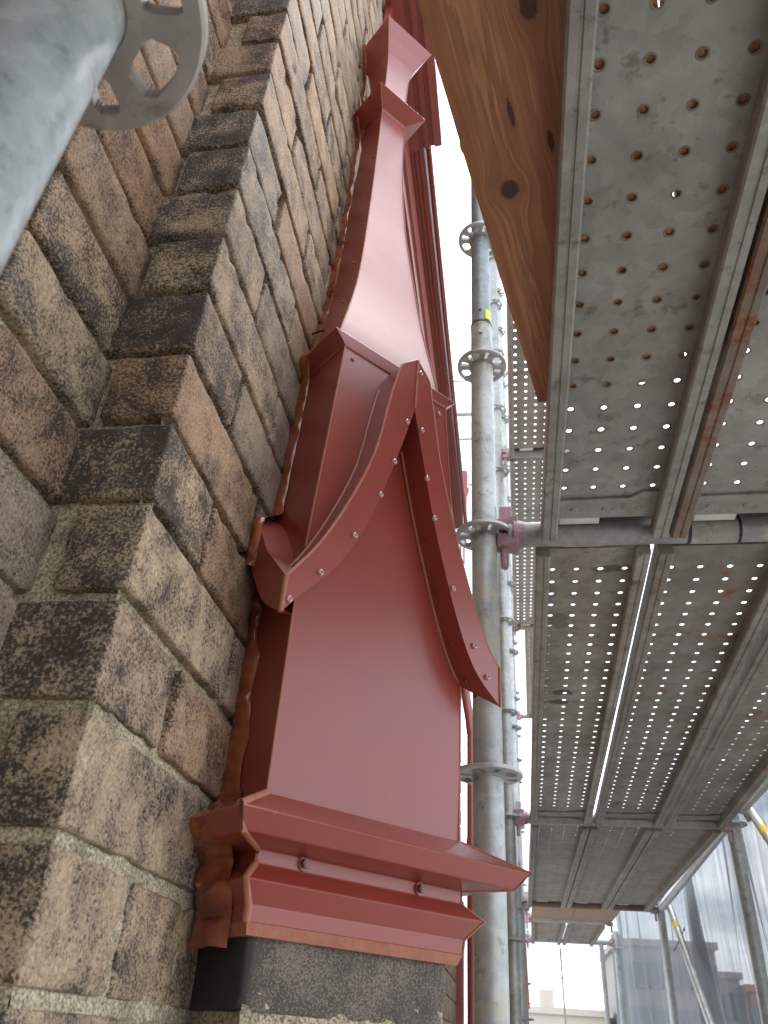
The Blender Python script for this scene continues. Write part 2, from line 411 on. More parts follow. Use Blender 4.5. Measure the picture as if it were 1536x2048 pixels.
mm.box((XB - .085, 1.0, -.7), (XB - .008, 4.6, 2.42)); mm.box((XM - .60, -4.5, -1.8), (XM - .097, YR2 + .1, 4.2)); mm.box((XM - .2, YR2 + .02, -.7), (XM - .012, 1.0, 2.7)); mm.box((XM - .2, -4.5, -1.8), (XB - .01, -.38, 4.2)); mm.box((XM - .05, YR + .012, -.7), (XB - .014, 1.0, 2.65))  # includes the core of the added light-blocking projection behind the camera
mm.build('mortar', MORTAR, wall, smooth=60)

# diagonal pier below the pinnacle
ANG = R(42.7); Fv = Vector((math.sin(ANG), math.cos(ANG), 0)); Nv = Vector((math.cos(ANG), -math.sin(ANG), 0))
def Cc(z): return Vector((-.227 + .0048 * z, .876, z))
def PF(u, v, z, k=0):
    """point of the pinnacle: u along face k, v out of face k, height z"""
    for _ in range(k % 4): u, v = -v, u       # k=1: the left flank
    return Cc(z) + Fv * u + Nv * v
PM = Matrix(((Fv.x, -Nv.x, 0, -.227), (Fv.y, -Nv.y, 0, .876), (0, 0, 1, 0), (0, 0, 0, 1)))
pier = thing('brick_pier', 'dark speckled brick pier set diagonally just below the red pinnacle', 'brick pier', (-.227, .876, -.7))
mb = MB()
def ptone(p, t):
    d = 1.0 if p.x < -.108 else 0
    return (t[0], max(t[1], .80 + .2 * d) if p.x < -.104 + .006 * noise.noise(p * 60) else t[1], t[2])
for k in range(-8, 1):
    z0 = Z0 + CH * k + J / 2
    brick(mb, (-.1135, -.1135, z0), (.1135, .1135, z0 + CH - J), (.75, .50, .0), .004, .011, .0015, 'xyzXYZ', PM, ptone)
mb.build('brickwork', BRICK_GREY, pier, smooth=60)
mm = MB(); mm.box((-.108, -.108, -.7), (.108, .108, .088), 0, PM)
mm.sheet(lambda u, v: PM @ (Vector((lerp(-.11, .11, u), -.1115, lerp(-.02, .03, v))) + Vector((0, noise.noise(Vector((u * 30, v * 8, 0))) * .002, 0))), 60, 10)
mm.build('mortar', MORTAR, pier)

# ------------------------------------------------------------------ red pinnacle
pin = thing('metal_pinnacle', 'tall red sheet metal pinnacle with gabled hoods and flared finial on brick pier', 'pinnacle', (-.227, .876, .066))
def loft(mb, secs, cap0=False, cap1=False, mi=0, nu=1):
    """secs: (z, uL, uR, vf, vb)"""
    rings = []
    for z, uL, uR, vf, vb in secs:
        c4 = [(-uL, vf), (uR, vf), (uR, -vb), (-uL, -vb)]; ring = []
        for i in range(4):
            a, b = c4[i], c4[(i + 1) % 4]
            for j in range(nu):
                t = j / nu; ring.append(PF(lerp(a[0], b[0], t), lerp(a[1], b[1], t), z))
        rings.append(ring)
    n = 4 * nu; vs = [p for r_ in rings for p in r_]; fs = []
    for i in range(len(rings) - 1):
        for k in range(n):
            a, b = i * n + k, i * n + (k + 1) % n
            fs.append((a, b, b + n, a + n))
    if cap0: fs.append(tuple(range(n))[::-1])
    if cap1: fs.append(tuple((len(rings) - 1) * n + k for k in range(n)))
    mb.add(vs, fs, mi)
sq = lambda z, h: (z, h, h, h, h)
# base moulding
bm_ = MB(); loft(bm_, [sq(.0780, .1235), sq(.0917, .1250), sq(.1087, .1390), sq(.1235, .1225), sq(.1355, .1230), sq(.1390, .1605), sq(.1555, .1735), sq(.1835, .1212)], True, True)
base = bm_.build('base_moulding', RED, pin, bevel=.0012)
def ring_bolt(u, z, v, r, name, mats, parent, hexa=False, k=0):
    b = MB(); nrm = (PF(u, v + 1, z, k) - PF(u, v, z, k)).normalized(); p = PF(u, v, z, k)
    b.tube([p - nrm * .001, p + nrm * .0012], r, 20, 0); 
    if hexa: b.tube([p + nrm * .0012, p + nrm * .0055], r * .66, 6, 0); b.tube([p + nrm * .0055, p + nrm * .0062], r * .42, 10, 0)
    else:
        e = nrm.cross(Vector((0, 0, 1))).normalized(); g = e.cross(nrm)
        n1 = 20; vs = []; fs = []
        prof = [(r, .0012), (r * .92, .0022), (r * .62, .0028), (r * .38, .0022), (r * .32, .0004), (0.0001, .0004)]
        for (rr, h) in prof:
            for q in range(n1): t = 2 * math.pi * q / n1; vs.append(p + nrm * h + (e * math.cos(t) + g * math.sin(t)) * rr)
        for i in range(len(prof) - 1):
            for q in range(n1): a, c2 = i * n1 + q, i * n1 + (q + 1) % n1; fs.append((a, c2, c2 + n1, a + n1))
        b.add(vs[:5 * n1], [f for f in fs if max(f) < 5 * n1], 0); b.add(vs[4 * n1:], [tuple(i - 4 * n1 for i in f) for f in fs if min(f) >= 4 * n1], 1)
    o = b.build(name, mats, None, smooth=40); o.parent = parent; return o
RV = [RIVET, BLACK]
for u, z in ((-.0735, .1305), (.0647, .1298)): ring_bolt(u, z, .1232, .0062, 'hex_bolt', BOLT, base, True).matrix_parent_inverse = base.matrix_world.inverted()
# flashing strip under the moulding, smeared with sealant
fl = MB(); loft(fl, [sq(.0692, .1200), sq(.0785, .1238)], True, True); fl.build('flashing_strip', BEAD, pin)
# shaft
sh = MB()
loft(sh, [(.1838, .1200, .1200, .1200, .12), (.25, .1200, .12, .1208, .12), (.36, .12, .12, .1205, .12), (.47, .1145, .1145, .1185, .12), (.62, .1040, .1040, .1145, .11), (.795, .0925, .0930, .1100, .10)], False, True, 0, 6)
sh_o = sh.build('shaft', RED, pin, smooth=30)
# cap
cp = MB(); loft(cp, [(.786, .0940, .0945, .1110, .10), (.7915, .0960, .0965, .1115, .10), (.8085, .1125, .1125, .1125, .11), (.8095, .112, .112, .112, .11), (.8160, .0950, .0940, .0940, .09)], True, True)
cap_o = cp.build('cap_moulding', RED_IN, pin, bevel=.0006)
# spire with hollow curve
tabL = [(.812, .099), (.846, .091), (.92, .073), (1.0, .0575), (1.1, .0475), (1.21, .0395), (1.315, .0335), (1.45, .0300), (1.59, .0290)]
tabR = [(.812, .0945), (.846, .0905), (.92, .0815), (.983, .0735), (1.11, .0595), (1.224, .0460), (1.364, .0360), (1.484, .0315), (1.59, .0300)]
def smooth(tab, z):
    h = .035
    return (interp(tab, z - h)[0] + 2 * interp(tab, z)[0] + interp(tab, z + h)[0]) / 4
sp = MB(); secs = []
for i in range(41):
    z = lerp(.813, 1.59, i / 40); l, r_ = smooth(tabL, z), smooth(tabR, z); secs.append((z, l, r_, (l + r_) / 2, r_))
loft(sp, secs, False, False, 0, 4); spo = sp.build('spire', RED, pin, smooth=30)
co = MB(); loft(co, [sq(1.575, .0285), sq(1.588, .0312), sq(1.608, .0610), sq(1.6088, .0605), sq(1.640, .0305)], True, True); co.build('collar', RED_IN, pin, bevel=.0005)
fi = MB(); secs = [sq(1.64, .0305)]
for i in range(9): t = i / 8; secs.append(sq(lerp(1.70, 1.808, t), .0285 + .0075 * t ** 3))
secs += [sq(1.85, .0495), sq(1.8875, .0632), sq(1.8880, .0630)]
loft(fi, secs, False, False); loft(fi, [sq(1.8880, .0630), sq(1.875, .0560)], False, True); fi.build('finial', RED, pin)

# gabled hoods
outerL = [(-.1530, .3840), (-.1185, .4384), (-.0862, .5099), (-.0575, .5951), (-.0412, .6913), (-.0287, .7555), (-.0242, .7689), (.0012, .7928)]
outerR = [(.0012, .7928), (.0253, .7686), (.0350, .7116), (.0483, .6410), (.0726, .5571), (.1039, .4682), (.1333, .4047), (.1530, .3810)]
innerL = [(-.1530, .3430), (-.1338, .3692), (-.0987, .4128), (-.0674, .4677), (-.0413, .5431), (-.0193, .6202), (.0010, .7000)]
innerR = [(.0010, .7000), (.0158, .6398), (.0336, .5691), (.0528, .5037), (.0835, .4200), (.1123, .3660), (.1530, .3330)]
def dens(pl, sub_=5, sharp=()):
    out = []
    for i in range(len(pl) - 1):
        p0, p1, p2, p3 = pl[max(i - 1, 0)], pl[i], pl[i + 1], pl[min(i + 2, len(pl) - 1)]
        for j in range(sub_):
            t = j / sub_
            out.append(tuple(.5 * ((2 * p1[a]) + (-p0[a] + p2[a]) * t + (2 * p0[a] - 5 * p1[a] + 4 * p2[a] - p3[a]) * t * t + (-p0[a] + 3 * p1[a] - 3 * p2[a] + p3[a]) * t ** 3) for a in (0, 1)))
    out.append(pl[-1]); return out
HG = .153
def resample(pl, n):
    L_ = [0]
    for a, b in zip(pl, pl[1:]): L_.append(L_[-1] + math.dist(a, b))
    out = []
    for i in range(n + 1):
        s_ = L_[-1] * i / n; j = 0
        while j < len(pl) - 2 and L_[j + 1] < s_: j += 1
        t = (s_ - L_[j]) / max(1e-9, L_[j + 1] - L_[j]); out.append(tuple(lerp(pl[j][a], pl[j + 1][a], t) for a in (0, 1)))
    return out
def hood(k):
    b = MB(); N = 36
    oL = resample(dens(outerL[:6]) + outerL[6:], N); iL = resample(dens(innerL), N)
    oR = resample(outerR[:2] + dens(outerR[1:])[1:], N); iR = resample(dens(innerR), N)
    if k:
        oL = [(-u, z) for u, z in oR[::-1]]; iL = [(-u, z) for u, z in iR[::-1]]
        if k == 1:
            oL = resample(dens([(-.153, .384), (-.12, .418), (-.10, .440), (-.067, .492), (-.03, .528), (0, .545)]), N)
            iL = resample(dens([(-.153, .343), (-.12, .364), (-.10, .385), (-.067, .432), (-.03, .470), (0, .49)]), N)
        oR = [(-u, z) for u, z in oL[::-1]]; iR = [(-u, z) for u, z in iL[::-1]]
    for O, I, s_ in ((oL, iL, -1), (oR, iR, 1)):
        vb = .084; vs = []
        for (o, i_) in zip(O, I):
            crease = .0 
            vs += [PF(o[0], max(vb, abs(o[0])), o[1], k), PF(o[0], HG, o[1], k), PF(i_[0], HG, i_[1], k), PF(i_[0], max(.1175 if i_[1] < .5 else .105, abs(i_[0])), i_[1], k)]
        fs = []
        for i in range(N):
            a = i * 4
            for j in range(3): fs.append((a + j, a + j + 1, a + j + 5, a + j + 4))
        b.add(vs, fs, 0)
    o = b.build('gable_hood', RED if k == 0 else RED_IN, pin, smooth=35)
    riv = [(-.1461, .3594), (-.1137, .403), (-.0757, .466), (-.0446, .5377), (-.0274, .5967), (-.0117, .6704), (.0066, .7697), (.0143, .6711), (.0264, .5983), (.0413, .5447), (.0746, .4581), (.1098, .3955), (.1311, .3632)]
    if k == 0:
        for u, z in riv: ring_bolt(u, z, HG + .0006, .0036, 'rivet', RV, o)
        # sealed edges: front arris, seam against the shaft, corner
        e = MB()
        for pl, r0 in ((oL, .0016), (oR, .0013)):
            e.tube([PF(u, HG - .0006, z) for u, z in pl], [r0 * (1 + .35 * noise.noise(Vector((z * 90, u * 50, 2)))) for u, z in pl], 6, 0)
        for pl in (iL, iR):
            e.tube([PF(u, .1198 if z < .5 else lerp(.1198, .1150, (z - .5) / .2), z) for u, z in pl if z < .66 and abs(u) < .121], .0022, 6, 0)
        back = []
        for u, z in oL:
            if .40 < z < .75: back.append(PF(u, lerp(.1198, .1112, max(0, (z - .42)) / .36), z))
        e.tube(back, .0018, 6, 0)
        e.tube([PF(-HG, HG, .3435), PF(-HG, HG, .3835)], .0030, 8, 0); e.tube([PF(HG, HG, .333), PF(HG, HG, .381)], .0018, 8, 0)
        e.tube([PF(.0010, HG, .702), PF(.0018, HG, .792)], .0020, 8, 0, wob=.5)
        e.build('sealant_bead', BEAD, None, smooth=50).parent = o
        iv = lambda k_, nn: [(iR[int(t * (N - 1))]) for t in (.25, .45, .64, .80, .93)]
        for (u, z) in [iR[int(t * N)] for t in (.25, .45, .63, .80, .9, .97)]:
            p = PF(u - .0006, .133, z); q = PF(u - .003, .133, z - .0006)
            bb = MB(); bb.tube([p, q], .0028, 14, 0); bb.build('rivet', BOLT, None).parent = o
    return o
hoods = [hood(k) for k in (0, 1, 3)]
# long sealed edges of shaft, cap and spire
e = MB()
e.tube([PF(-.1202, .1204, z) for z in (.184, .25, .33, .40)], .0014, 6); e.tube([PF(.1202, .1204, z) for z in (.184, .25, .33, .38)], .0011, 6)
def body(z): return interp([(.36, .12, .12, .1205), (.47, .1145, .1145, .1185), (.62, .1040, .1040, .1145), (.795, .0925, .0930, .1100)], z)
e.tube([PF(-body(z)[0], body(z)[2], z) for z in (.45, .5, .56, .62, .70, .786)], .0013, 6); e.tube([PF(body(z)[1], body(z)[2], z) for z in (.5, .56, .62, .70, .786)], .0012, 6)
e.tube([PF(-.094, .111, .788), PF(.0945, .111, .788)], .0016, 6)
pl = []
for i in range(31): z = lerp(.820, 1.58, i / 30); pl.append((smooth(tabL, z), smooth(tabR, z), z))
for sgn in (0, 1):
    e.tube([PF((-a if sgn == 0 else b), (a + b) / 2, z) for a, b, z in pl], [(.0014 - .0004 * i / 30) * (1 + .3 * noise.noise(Vector((i * 3.1, sgn, 0)))) for i in range(31)], 6)
for s_ in (-1, 1):
    e.tube([PF(.0305 * s_, .0305, 1.645), PF(.0285 * s_, .0285, 1.70), PF(.030 * s_, .030, 1.78), PF(.036 * s_, .036, 1.808), PF(.0632 * s_, .0632, 1.8872)], .0010, 6)
e.tube([PF(-.061, .061, 1.608), PF(-.031, .031, 1.588)], .001, 6)
prof = [(.0780, .1235), (.0917, .1250), (.1087, .1390), (.1235, .1225), (.1355, .1230), (.1390, .1605), (.1555, .1735), (.1835, .1212)]
e.tube([PF(-h - .0008, h + .0008, z) for z, h in prof], .0034, 8, 0, wob=.3); e.tube([PF(h, h, z) for z, h in prof], .0012, 8)
e.build('edge_sealant', BEAD, pin, smooth=50)
for (u, z) in ((-.078, .772), (.080, .768)):
    v = body(z)[2]; ring_bolt(u, z, v, .0032, 'rivet', RV, sh_o)
# dark screws up the spire's left flank
for z in (.95, 1.07, 1.19, 1.30, 1.42):
    a = smooth(tabL, z); ring_bolt(a * .72, z, a + .0003, .0016, 'rivet', [BOLT, BLACK], spo, False, 1)
# sealant ribbon where the metal meets the wall
def seam(z, h):
    c = Cc(z); v = (XB - c.x + h * Fv.x) / Nv.x
    return PF(-h, v, z)
se = MB()
def ribbon(pts, w, seed):
    n = len(pts); vs = []; K = 13
    for i, (p, ww) in enumerate(zip(pts, w)):
        z = p.z; messy = interp([(.06, 1), (.17, 1), (.20, .35), (.40, .3), (.6, .12), (2, .08)], z)[0]
        A = p + Vector((-.001, -.006 - .0035 * noise.noise(Vector((z * 40, seed, 9))) - .010 * messy * (.5 + noise.noise(Vector((z * 26, 4, seed)))), 0))
        B = p + Nv * ww * (1 + .15 * noise.noise(Vector((z * 35, 2, seed)))) - Fv * .0003
        for j in range(K):
            t = j / (K - 1); s_ = math.sin(math.pi * t)
            lump = noise.noise(Vector((z * 48, t * 1.9, seed))) * (.3 + messy); rg = noise.noise(Vector((z * 110, t * .7, seed + 5)))
            out = s_ ** .7 * ((.0034 if z < .8 else .0022) + (.0009 if z < .45 else .0002) * math.sin(z * 330 + 3 * noise.noise(Vector((z * 30, 0, 0)))) + .010 * lump * messy + .0014 * rg * (1 if z < .45 else .4) + .004 * messy)
            vs.append(A.lerp(B, t) - Fv * out + Vector((s_ * .002, 0, s_ * .003 * lump)))
    fs = [(i * K + j, i * K + j + 1, (i + 1) * K + j + 1, (i + 1) * K + j) for i in range(n - 1) for j in range(K - 1)]
    se.add(vs, fs, 0)
def hA(z): return interp([(.06, .123), (.0917, .125), (.1087, .139), (.1235, .1275), (.1355, .129), (.139, .155), (.1555, .168), (.1835, .121), (.25, .12), (.46, .120)], z)[0]
def hC(z): return interp([(.425, .153), (.490, .153), (.528, .112), (.62, .104), (.786, .0935), (.80, .104), (.81, .112), (.85, .091), (.92, .073), (1.0, .0575), (1.1, .0475), (1.21, .0395), (1.315, .0335), (1.45, .03), (1.58, .029), (1.608, .058), (1.64, .0305), (1.75, .029), (1.81, .034), (1.8875, .060)], z)[0]
def path(f, z0, z1): return [seam(z, max(.02, (f(z - .008) + 2 * f(z) + f(z + .008)) / 4)) for z in [lerp(z0, z1, i / int((z1 - z0) * 420)) for i in range(int((z1 - z0) * 420) + 1)]]
def ww(z): return interp([(.06, .060), (.12, .058), (.17, .048), (.20, .031), (.34, .026), (.37, .016), (.46, .018), (.50, .020), (.78, .020), (.83, .022), (1.2, .018), (1.9, .012)], z)[0] * (1 + .22 * noise.noise(Vector((z * 22, 0, 1))))
for fn_, za, zb, sd_ in ((hA, .060, .45, 1.0), (hC, .425, 1.90, 3.0)):
    pts = path(fn_, za, zb); ribbon(pts, [ww(p.z) for p in pts], sd_)
# thick lumps over the base returns
for (z, h, r_) in ((.075, .128, .010), (.092, .132, .009), (.112, .142, .011), (.128, .136, .009), (.150, .155, .013), (.168, .140, .010), (.184, .126, .008)):
    p = seam(z, h) + Vector((.006, .002, 0)); vs = []; fs = []
    n1, n2 = 18, 10
    for i in range(n2 + 1):
        for j in range(n1):
            th, ph = math.pi * i / n2, 2 * math.pi * j / n1; d = Vector((math.sin(th) * math.cos(ph), math.sin(th) * math.sin(ph), math.cos(th)))
            q = Vector((d.x * .55, d.y * 1.25, d.z * .95)) * r_ * (1 + .45 * noise.noise(d * 1.7 + Vector((z * 90, 0, 0)))); vs.append(p + q)
    for i in range(n2):
        for j in range(n1): fs.append((i * n1 + j, i * n1 + (j + 1) % n1, (i + 1) * n1 + (j + 1) % n1, (i + 1) * n1 + j))
    se.add(vs, fs, 0)
# thin flake of sealant left on the bricks beside the spire
fk = [(XB + .002, .853, 1.711), (XB + .005, .862, 1.68), (XB + .006, .882, 1.655), (XB + .008, .905, 1.625), (XB + .005, .930, 1.60)]
se.tube(fk, [.0007, .003, .0045, .0045, .002], 8, 0)
se.build('wall_sealant', SEAL, pin, smooth=70)
# masonry nail
n_ = MB(); n_.tube([(XB - .01, .812, .900), (XB + .020, .800, .897)], .0016, 8); n_.tube([(XB + .019, .8005, .897), (XB + .021, .7995, .897)], .003, 8)
tag(n_.build('masonry_nail', BLACK), 'small dark nail sticking out of the brick face beside the pinnacle cap', 'nail')

# ------------------------------------------------------------------ red cornice along the wall top, rain head, downpipe, corner flashing
cor = thing('metal_cornice', 'long red ribbed metal cornice running along the top of the brick wall', 'cornice', (XB, .97, 2.44))
def extr(mb, prof, y0, y1, mi=0):
    n = len(prof); vs = [(x, y0, z) for x, z in prof] + [(x, y1, z) for x, z in prof]
    mb.add(vs, [(i, (i + 1) % n, n + (i + 1) % n, n + i) for i in range(n)] + [tuple(range(n))[::-1], tuple(range(n, 2 * n))], mi)
def ribs(x0, x1, n, z0, z1, d):
    p = []
    for i in range(n):
        a = lerp(x0, x1, i / n); b = lerp(x0, x1, (i + .55) / n); c = lerp(x0, x1, (i + 1) / n); zz = lerp(z0, z1, i / n)
        p += [(a, zz), (b, zz), (b, zz + d)]; p.append((c, zz + d))
    p += [(x1, z1 + .10), (x0, z1 + .10)]; return p
b = MB(); extr(b, [(-.292, 2.43), (-.232, 2.432), (-.232, 2.447), (-.214, 2.447), (-.214, 2.437), (-.198, 2.437), (-.198, 2.455), (-.182, 2.455), (-.182, 2.445), (-.158, 2.45), (-.158, 2.62), (-.292, 2.62)], .955, 1.43); b.build('end_section', RED_IN, cor)
b = MB(); extr(b, ribs(-.292, -.219, 5, 2.44, 2.446, .009), 1.425, 3.72); b.build('ribbed_soffit', RED_IN, cor)
b = MB(); extr(b, [(-.213, 2.455), (-.204, 2.449), (-.204, 2.57), (-.213, 2.57)], 1.425, 3.70); b.build('gutter_lip', RED, cor)
b = MB(); b.tube([(-.199, 1.425, 2.46), (-.1985, 3.70, 2.46)], .005, 10); b.build('gutter_bead', BEAD, cor)
b = MB(); extr(b, [(-.2815, 2.436), (-.2815, 2.16), (-.268, 2.16), (-.268, 2.16 + .05), (-.274, 2.16 + .052), (-.274, 2.16 + .12), (-.264, 2.16 + .122), (-.264, 2.436)], .985, 3.74); b.build('wall_fascia', RED_IN, cor)
rh = thing('rain_head', 'small pink red rain head on the far wall corner below the cornice', 'rain head', (-.27, 4.44, 2.9))
b = MB()
def rsec(z, x0, x1, d): return [(x0, 4.4, z), (x1, 4.4, z), (x1, 4.4 + d, z), (x0, 4.4 + d, z)]
S = [rsec(2.80, -.290, -.240, .06), rsec(3.09, -.297, -.240, .06), rsec(3.16, -.300, -.238, .08), rsec(3.215, -.330, -.222, .12), rsec(3.24, -.330, -.224, .12), rsec(3.245, -.310, -.234, .10), rsec(3.36, -.305, -.232, .10), rsec(3.39, -.296, -.240, .09)]
vs = [p for s_ in S for p in s_]; fs = [(i * 4 + j, i * 4 + (j + 1) % 4, i * 4 + 4 + (j + 1) % 4, i * 4 + 4 + j) for i in range(len(S) - 1) for j in range(4)] + [(3, 2, 1, 0), (28, 29, 30, 31)]
b.add(vs, fs); b.build('hopper', RED, rh, bevel=.003)
for xx in (-.283, -.262): 
    b = MB(); b.box((xx, 4.385, 2.62), (xx + .013, 4.399, 3.12)); b.build('rib', RED_IN, rh)
dp = thing('downpipe', 'red round downpipe beside the wall behind the pinnacle base', 'downpipe', (-.212, 4.4, -.7))
b = MB(); b.tube([(-.262, 4.40, 1.92), (-.250, 4.40, 1.80), (-.237, 4.40, 1.68), (-.222, 4.40, 1.585), (-.214, 4.40, 1.50)], [.024, .026, .028, .027, .026], 20, 0, wob=.12); b.build('bend', RED, dp, smooth=50)
b = MB(); b.tube([(-.213, 4.40, 1.52), (-.212, 4.40, -.7)], .024, 20); b.build('pipe', RED, dp, smooth=50)
b = MB(); b.box((-.262, 4.42, .9), (-.248, 4.44, .915)); b.tube([(-.213, 4.40, .90), (-.213, 4.40, .93)], .0275, 20); b.build('bracket', RED, dp)
b = MB(); b.box((-.335, 4.30, -.7), (-.262, 4.34, .62)); b.box((-.30, 4.285, -.7), (-.290, 4.30, .62)); b.box((-.262, 4.31, -.7), (-.250, 4.42, .62))
tag(b.build('corner_flashing', RED_IN, bevel=.002), 'folded red corner flashing on the lower wall behind the brick pier', 'flashing')

# ------------------------------------------------------------------ scaffold
def rosette(mb, c, ro=.0605, n=96, th=.0095, ri=.024, nb=9, mi=0, rot=.35):
    rad = [lerp(ri, ro, j / nb) for j in range(nb + 1)]
    def solid(i, j):
        a = (360 * (i + .5) / n) % 90; t = (j + .5) / nb
        for ctr, half in ((0, 9), (45, 19), (90, 9)):
            d = abs(a - ctr)
            if .24 < t < .76:
                h = half * (1 - .35 * max(0, (abs(t - .5) - .16) / .10)); h *= (1 if ctr == 45 else .9)
                if d < h: return False
        return True
    vs = []; idx = {}
    def V(i, j, top):
        key = (i % n, j, top)
        if key not in idx:
            a = 2 * math.pi * i / n + rot; idx[key] = len(vs); e_ = .0016 if j in (0, nb) else 0
            vs.append((c[0] + rad[j] * math.cos(a), c[1] + rad[j] * math.sin(a), c[2] + (th / 2 - e_) * (1 if top else -1)))
        return idx[key]
    fs = []
    for i in range(n):
        for j in range(nb):
            if not solid(i, j): continue
            fs.append((V(i, j, 1), V(i, j + 1, 1), V(i + 1, j + 1, 1), V(i + 1, j, 1))); fs.append((V(i, j, 0), V(i + 1, j, 0), V(i + 1, j + 1, 0), V(i, j + 1, 0)))
            if j == nb - 1 or not solid(i, j + 1): fs.append((V(i, j + 1, 0), V(i + 1, j + 1, 0), V(i + 1, j + 1, 1), V(i, j + 1, 1)))
            if j == 0 or not solid(i, j - 1): fs.append((V(i, j, 0), V(i, j, 1), V(i + 1, j, 1), V(i + 1, j, 0)))
            if not solid((i + 1) % n, j): fs.append((V(i + 1, j, 0), V(i + 1, j, 1), V(i + 1, j + 1, 1), V(i + 1, j + 1, 0)))
            if not solid((i - 1) % n, j): fs.append((V(i, j, 0), V(i, j + 1, 0), V(i, j + 1, 1), V(i, j, 1)))
    mb.add(vs, fs, mi)
def standard(x, y, z0, z1, label, ks, joint=None, mat=None, r=.0268, matup=None, n=32, group=None, ring_n=96):
    t = thing('scaffold_standard', label, 'scaffold pole', (x, y, z0), group)
    b = MB(); zt = joint if joint else z1
    b.tube([(x, y, lerp(z0, zt, i / 12)) for i in range(13)], r, n); b.build('tube', mat or GALV_POLE, t, smooth=50)
    if joint:
        b = MB(); b.tube([(x, y, joint - .004), (x, y, z1)], r * .92, n); b.build('upper_tube', matup or GALV_UP, t, smooth=50)
        b = MB(); b.tube([(x, y, joint - .004), (x, y, joint + .002)], r * 1.03, n); b.build('joint_ring', BLACK, t)
    for z in ks:
        b = MB(); rosette(b, (x, y, z), n=ring_n); b.tube([(x, y, z - .008), (x, y, z + .008)], r * 1.08, n, 0); b.build('rosette', GALV_CLEAN if ring_n > 48 else GALV, t, bevel=None)
    return t
RZ = [.405 + .5 * k for k in range(-5, 12)]
GI = 'inner scaffold standards'
s1 = standard(-.0384, 1.405, -1.6, 5.2, 'nearest upright galvanised scaffold pole right of the red pinnacle', [z for z in RZ if z < 5.1], 1.545, group=GI)
b = MB(); # lime paint dab curved round the tube
vs = []; 
for j in range(9):
    for i in range(9):
        a = R(-95 + 60 * i / 8); rr = .0254; w_ = 1 if 0 < i < 8 and 0 < j < 8 else .98
        z = 1.552 + .036 * j / 8 + .004 * noise.noise(Vector((i, j, 0))); vs.append((-.0384 + rr * w_ * math.cos(a + .55), 1.405 + rr * w_ * math.sin(a + .35), z))
b.add(vs, [(j * 9 + i, j * 9 + i + 1, j * 9 + i + 10, j * 9 + i + 9) for j in range(8) for i in range(8)]); b.build('paint_mark', LIME, s1)
b = MB(); b.tube([(-.040, 1.3795, 1.585), (-.040, 1.384, 1.585)], .0045, 12); b.build('pin_hole', BLACK, s1)
b = MB(); b.tube([(-.0384, 1.3785, 1.50), (-.0384, 1.373, 1.50)], .0055, 10); b.build('locking_bolt', GALV_CLEAN, s1)
# crayon marks on the tube: three scribbled strokes
b = MB()
for (dx, z, l_) in ((-.004, 1.160, .018), (0, 1.150, .022), (.004, 1.140, .02), (-.002, 1.115, .02), (.003, 1.105, .018)):
    xx = -.033 + dx; yy = 1.405 - math.sqrt(max(0, .0272 ** 2 - (xx + .0384) ** 2)); b.tube([(xx - .003, yy, z), (xx + .002, yy, z + l_ * .5), (xx + .004, yy + .0003, z + l_ * .2)], .0006, 5)
b.build('chalk_scribble', mat_flat('white_crayon', (.7, .72, .7)), s1)
s2 = standard(-.012, 3.805, -1.6, 7.0, 'second inner scaffold pole directly behind the nearest one', [z for z in RZ if z < 6.9], None, GALV, n=16, group=GI, ring_n=48)
s3 = standard(.040, 6.205, -1.6, 8.5, 'third inner scaffold pole, pale and splashed, beside the yellow tape', [z for z in RZ], None, GALV, n=16, group=GI, ring_n=48)
s3b = standard(.020, 4.75, -1.6, 7.5, 'thin pale pole between the second and third inner scaffold poles', [z + .25 for z in RZ if z < 6.9], None, GALV_CLEAN, r=.021, n=16, group=GI, ring_n=48)
s4 = standard(.075, 8.6, -1.6, 9.0, 'fourth inner scaffold pole near the far end of the deck', [z for z in RZ], None, GALV, n=12, group=GI, ring_n=32)
b = MB(); b.tube([(-.012 - .0 , 3.805, .61), (-.012, 3.805, .70)], .028, 16); b.build('yellow_tape', YELLOW, s2)
GO = 'outer scaffold standards'
for (x, y, lab) in ((.972, 3.83, 'outer scaffold pole nearest the camera at the right edge, mottled cream'), (1.0, 6.22, 'middle outer scaffold pole below the second deck transom'), (.955, 8.75, 'farthest outer scaffold pole beside the bright opening'), ):
    standard(x, y, -1.6, 1.05 if y < 4 else 1.05, lab, [-.095, .405 - 1, .905] if y > 4 else [-.095, .905], None, GALV_POLE, n=24, group=GO, ring_n=64)
standard(.80, 8.60, -1.6, .95, 'thin galvanised pole just inside the farthest outer pole', [-.095], None, GALV, r=.022, n=16, group=GO, ring_n=32)
b = MB(); b.tube([(.075 + .002 * i, 8.5, .92 - .08 * i) for i in range(8)], .024, 12)
tag(b.build('painted_prop', ORANGE, smooth=50), 'orange painted tube standing beside the far inner scaffold pole', 'prop')

